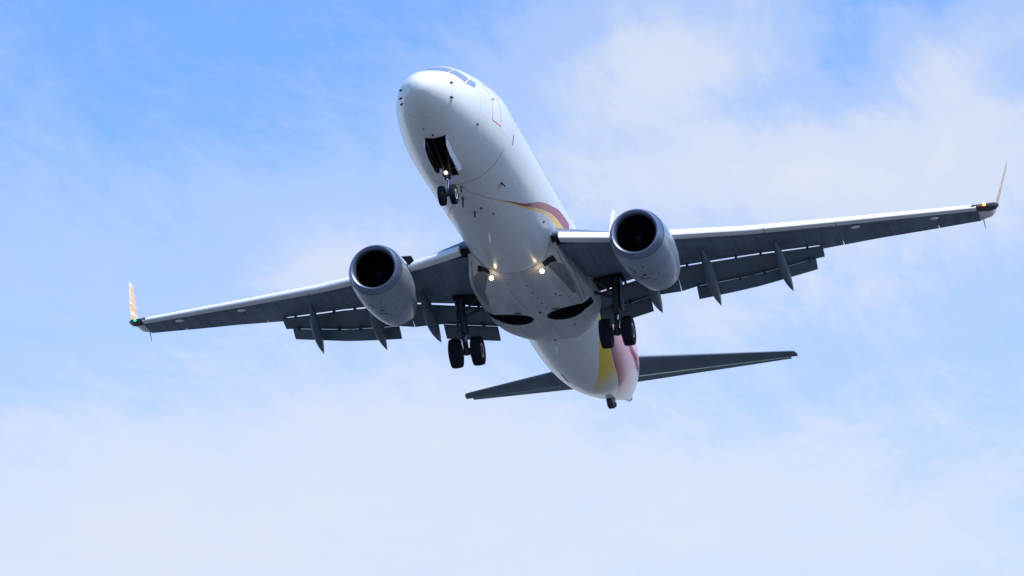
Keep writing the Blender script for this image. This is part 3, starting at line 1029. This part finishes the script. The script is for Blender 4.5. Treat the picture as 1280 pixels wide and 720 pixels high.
# ------------------------------------------------------------------ small things on the skin
def patch(corners, off, fn=fus, n=8, th=0.0):
    """sheet on a body surface; corners = four (x, degrees from the keel, + starboard) in order round"""
    (ax_, aa), (bx_, ba), (cx_, ca), (dx_, da) = corners
    v, f = [], []
    for i in range(n + 1):
        for j in range(n + 1):
            p, q = i / n, j / n
            x = (ax_ * (1 - p) + bx_ * p) * (1 - q) + (dx_ * (1 - p) + cx_ * p) * q
            a = (aa * (1 - p) + ba * p) * (1 - q) + (da * (1 - p) + ca * p) * q
            v.append(fn(x, R(a), off))
    for i in range(n):
        for j in range(n):
            k = i * (n + 1) + j
            f.append((k, k + 1, k + n + 2, k + n + 1))
    return G().add(v, f)


def strips(x0, x1, a0, a1, w, off, wa):
    g = G()
    for c in (((x0, a0), (x0 + w, a0), (x0 + w, a1), (x0, a1)), ((x1 - w, a0), (x1, a0), (x1, a1), (x1 - w, a1)),
              ((x0 + w, a0), (x1 - w, a0), (x1 - w, a0 + wa), (x0 + w, a0 + wa)), ((x0 + w, a1 - wa), (x1 - w, a1 - wa), (x1 - w, a1), (x0 + w, a1))):
        q = patch(c, off)
        g.add(q.v, q.f)
    return g


for s in (1, -1):
    for c in (((1.50, 178), (1.78, 149), (2.38, 150), (2.30, 178.5)), ((1.83, 145), (2.10, 117), (2.60, 125), (2.44, 146)), ((2.15, 113), (2.72, 108), (3.05, 118), (2.66, 122))):
        big = []
        mx = sum(p[0] for p in c) / 4
        ma = sum(p[1] for p in c) / 4
        for x, a in c:
            big.append((x + (x - mx) * .10, min(179.6, a + (a - ma) * .09)))
        fr = patch([(x, a * s) for x, a in big], .004).out('cockpit_window', M['wframe'], fuselage, 60)
        patch([(x, a * s) for x, a in c], .009).out('pane', M['glass'], fr, 60)
    # forward and aft cabin doors, outlined
    for x0, x1, w in ((4.06, 4.92, .035), (30.6, 31.3, .03)):
        if s < 0:
            strips(x0, x1, s * 77, s * 128, w, .005, s * 1.0).out('cabin_door', M['orange'], fuselage, 0)
# side windows along the cabin
for k in range(46):
    x = 6.4 + .508 * k
    patch([(x, -103), (x + .25, -103), (x + .25, -113.5), (x, -113.5)], .004, n=3).out('cabin_window', M['cabin_glass'], fuselage, 0)


def blob(x, a, sx, sy, name='static_port', mat='black', fn=fus, parent=None, h=.03):
    """small raised fitting on the skin"""
    a = R(a)
    p = fn(x, a)
    tx = (fn(x + .05, a) - fn(x - .05, a)).normalized()
    ta = (fn(x, a + .02) - fn(x, a - .02)).normalized()
    n = tx.cross(ta).normalized()
    if n.dot(Vector((0, p.y, p.z + .2))) < 0:
        n = -n
    g = G()
    rings = []
    for hh, k in ((-.01, 1), (h * .6, .9), (h, .55)):
        rings.append([p + n * hh + tx * (sx / 2 * k * math.cos(t)) + ta * (sy / 2 * k * math.sin(t)) for t in [2 * math.pi * j / 16 for j in range(16)]])
    return g.loft(rings).out(name, M[mat], parent or fuselage, 50)


def blade(x, a, ch, h, name='blade_antenna', mat='black', fn=fus, parent=None, rake=.5):
    a = R(a)
    p = fn(x, a)
    ta = (fn(x, a + .02) - fn(x, a - .02)).normalized()
    n = Vector((1, 0, 0)).cross(ta).normalized()
    if n.dot(Vector((0, p.y, p.z + .2))) < 0:
        n = -n
    d = Vector((1, 0, 0))
    rings = []
    for k, hh in ((1, -.03), (.85, h * .5), (.55, h)):
        c = p + n * hh + d * (rake * hh)
        rings.append([c + d * (ch * k * (t - .0)) + ta * w for t, w in ((0, 0), (.3, .03), (.7, .02), (1, 0), (.7, -.02), (.3, -.03))])
    return G().loft(rings).out(name, M[mat], parent or fuselage, 30)


for x, a in ((1.03, -106), (1.03, -71), (.62, 94), (.76, 76), (.90, 66)):
    blob(x, a, .16, .05, 'pitot_probe', h=.07)
for x, a, sx, sy in ((3.08, -60.4, .16, .07), (1.94, 1.5, .10, .07), (4.29, -104, .14, .06), (1.6, 14, .06, .06), (8.2, -6, .18, .10), (9.0, -14, .22, .05), (12.6, -56.5, .12, .10)):
    blob(x, a, sx, sy)
blob(6.48, -78, .10, .42, 'outflow_vent', 'wing', h=.008)
blade(7.15, -38.2, .30, .16)
blade(5.9, 0.5, .26, .16)
blade(8.35, 3, .30, .16)
blade(6.9, 6, .34, .30)
blade(10.6, 2, .10, .28, 'drain_mast', 'white')
blade(22.9, 5, .12, .30, 'drain_mast', 'white')
blob(22.3, 3, .22, .14, 'tail_vent')
patch([(27.0, 27), (28.2, 26), (28.2, 23.2), (27.0, 24.2)], .004).out('skin_vent', M['wframe'], fuselage, 0)
patch([(31.0, 27), (31.6, 25), (31.6, 22), (31.0, 24)], .004).out('skin_vent', M['wframe'], fuselage, 0)
# tail skid below the tail cone, exhaust of the auxiliary power unit
sk = G()
sk.loft([[(x, y, z) for y, z in ((-w, zt), (w, zt), (w * .8, zb), (-w * .8, zb))] for x, w, zt, zb in ((32.9, .12, fb(32.9) + .05, fb(32.9) - .05), (33.25, .17, fb(33.25) + .05, fb(33.25) - .30), (33.55, .15, fb(33.55) + .05, fb(33.55) - .42), (33.95, .12, fb(33.95) + .05, fb(33.95) - .10))])
skid = sk.out('tail_skid', M['black'], fuselage, 0)
sh = G().box((33.66, -.04, fb(33.55) - .22), (.26, .28, .20), Matrix.Rotation(R(-30), 3, 'Y'), 0, .03)
sh.out('skid_shoe', M['red'], skid, 0)
G().loft([ell((37.80, 0, .62), .17, 28), ell((38.02, 0, .63), .15, 28), ell((38.02, 0, .63), .12, 28), ell((37.95, 0, .63), .03, 28)]).out('exhaust_pipe', M['exhaust'], fuselage, 45)

# details of the fairing
for s in (1, -1):
    blob(18.35, 12.5 * s, .17, .34, 'drain_port', fn=fair, parent=fairing, h=.012)
    patch([(14.80, 31 * s), (14.84, 45 * s), (15.14, 45 * s), (15.12, 31 * s)], .03, fair, th=.02).out('ram_air_inlet', M['dark'], fairing, 60)
blob(18.5, -1, .20, .12, 'drain_port', fn=fair, parent=fairing, h=.02)
for k in range(9):
    blob(15.6 + .30 * k, 10 - .8 * k, .09, .04, 'fastener_plate', fn=fair, parent=fairing, h=.006)
    if k % 2 == 0:
        blob(15.9 + .28 * k, -2 - .5 * k, .10, .07, 'fastener_plate', fn=fair, parent=fairing, h=.006)
for x, a, sx, sy in ((17.0, -20, .22, .10), (17.25, -24, .10, .16), (16.2, -38, .18, .22), (17.6, -33, .10, .12), (20.4, -22, .20, .10), (20.6, 20, .12, .08), (20.0, -38, .22, .05), (18.9, -1.5, .10, .05)):
    blob(x, a, sx, sy, 'access_plate', 'wframe', fn=fair, parent=fairing, h=.006)
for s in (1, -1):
    patch([(14.98, 33 * s), (15.3, 50 * s), (17.6, 44 * s), (17.4, 39 * s)], .018, fair).out('fairing_grey_patch', M['panel'], fairing, 60)  # darker grey patch on each side of the fairing
    for c in (((14.6, 52), (14.6, 53.0), (18.6, 44.8), (18.6, 43.8)), ((14.2, 63.0), (14.2, 63.8), (18.5, 51.8), (18.5, 51.0))):
        patch([(x, a * s) for x, a in c], .022, fair, 10).out('panel_gap', M['wframe'], fairing, 60)

# wing-tip lens housings, landing-light bezels, static wicks
for s in (1, -1):
    g = G()
    rg = []
    for y, x0, c, h in ((16.25, 21.80, .30, .14), (16.50, 21.98, .50, .22), (16.85, 22.30, .54, .26), (17.06, 22.56, .46, .24), (17.20, 22.80, .22, .08)):
        z = zl(min(y, 16.9)) + .09 + max(0, y - 16.7) * .45
        rg.append([(x0 + c * (1 - math.cos(t)) * .5, y * s, z + h * .5 * math.sin(t)) for t in [2 * math.pi * j / 14 for j in range(14)]])
    g.loft(rg).out('wing_tip_lens', M['black'], [o for o in bpy.data.objects if o.name.startswith('winglet')][0 if s > 0 else 1], 50)
    G().tube([(23.45, 16.55 * s, zl(16.55) + .06), (23.75, 16.57 * s, zl(16.55) - .20)], [.02, .01], 6).out('static_wick', M['black'], [o for o in bpy.data.objects if o.name.startswith('winglet')][0 if s > 0 else 1], 0)
    # pale slat-track covers on the lower skin
    for x, y in ((20.45, 11.95), (21.75, 14.82)):
        G().loft([[(x + dx, s * (y + r * math.cos(t)), zl(y) - .02 - .05 * math.sin(t) * (r / .22)) for t in [2 * math.pi * j / 14 for j in range(14)]] for dx, r in ((-.14, .02), (-.08, .14), (0, .18), (.08, .14), (.14, .02))]).out('slat_track_cover', M['slat'], [o for o in bpy.data.objects if o.name.startswith('wing') and o.name.split('.')[0] == 'wing'][0 if s > 0 else 1], 50)
    # hinge brackets in the flap slots
    for y in (2.5, 3.2, 4.6, 5.6, 7.4, 8.3, 10.0):
        for pf_, dz in ((fore_prof, .0), (aft_prof, 0.0)):
            if pf_ is aft_prof and (y > 4.0 and y < 5.8):
                continue
            p_ = min(pf_(y), key=lambda q: q[0])
            G().box((p_[0] + .02, y * s, p_[1] + .02), (.26, .07, .13)).out('flap_hinge', M['strut'], [o for o in bpy.data.objects if o.name.split('.')[0] == 'wing'][0 if s > 0 else 1], 0)
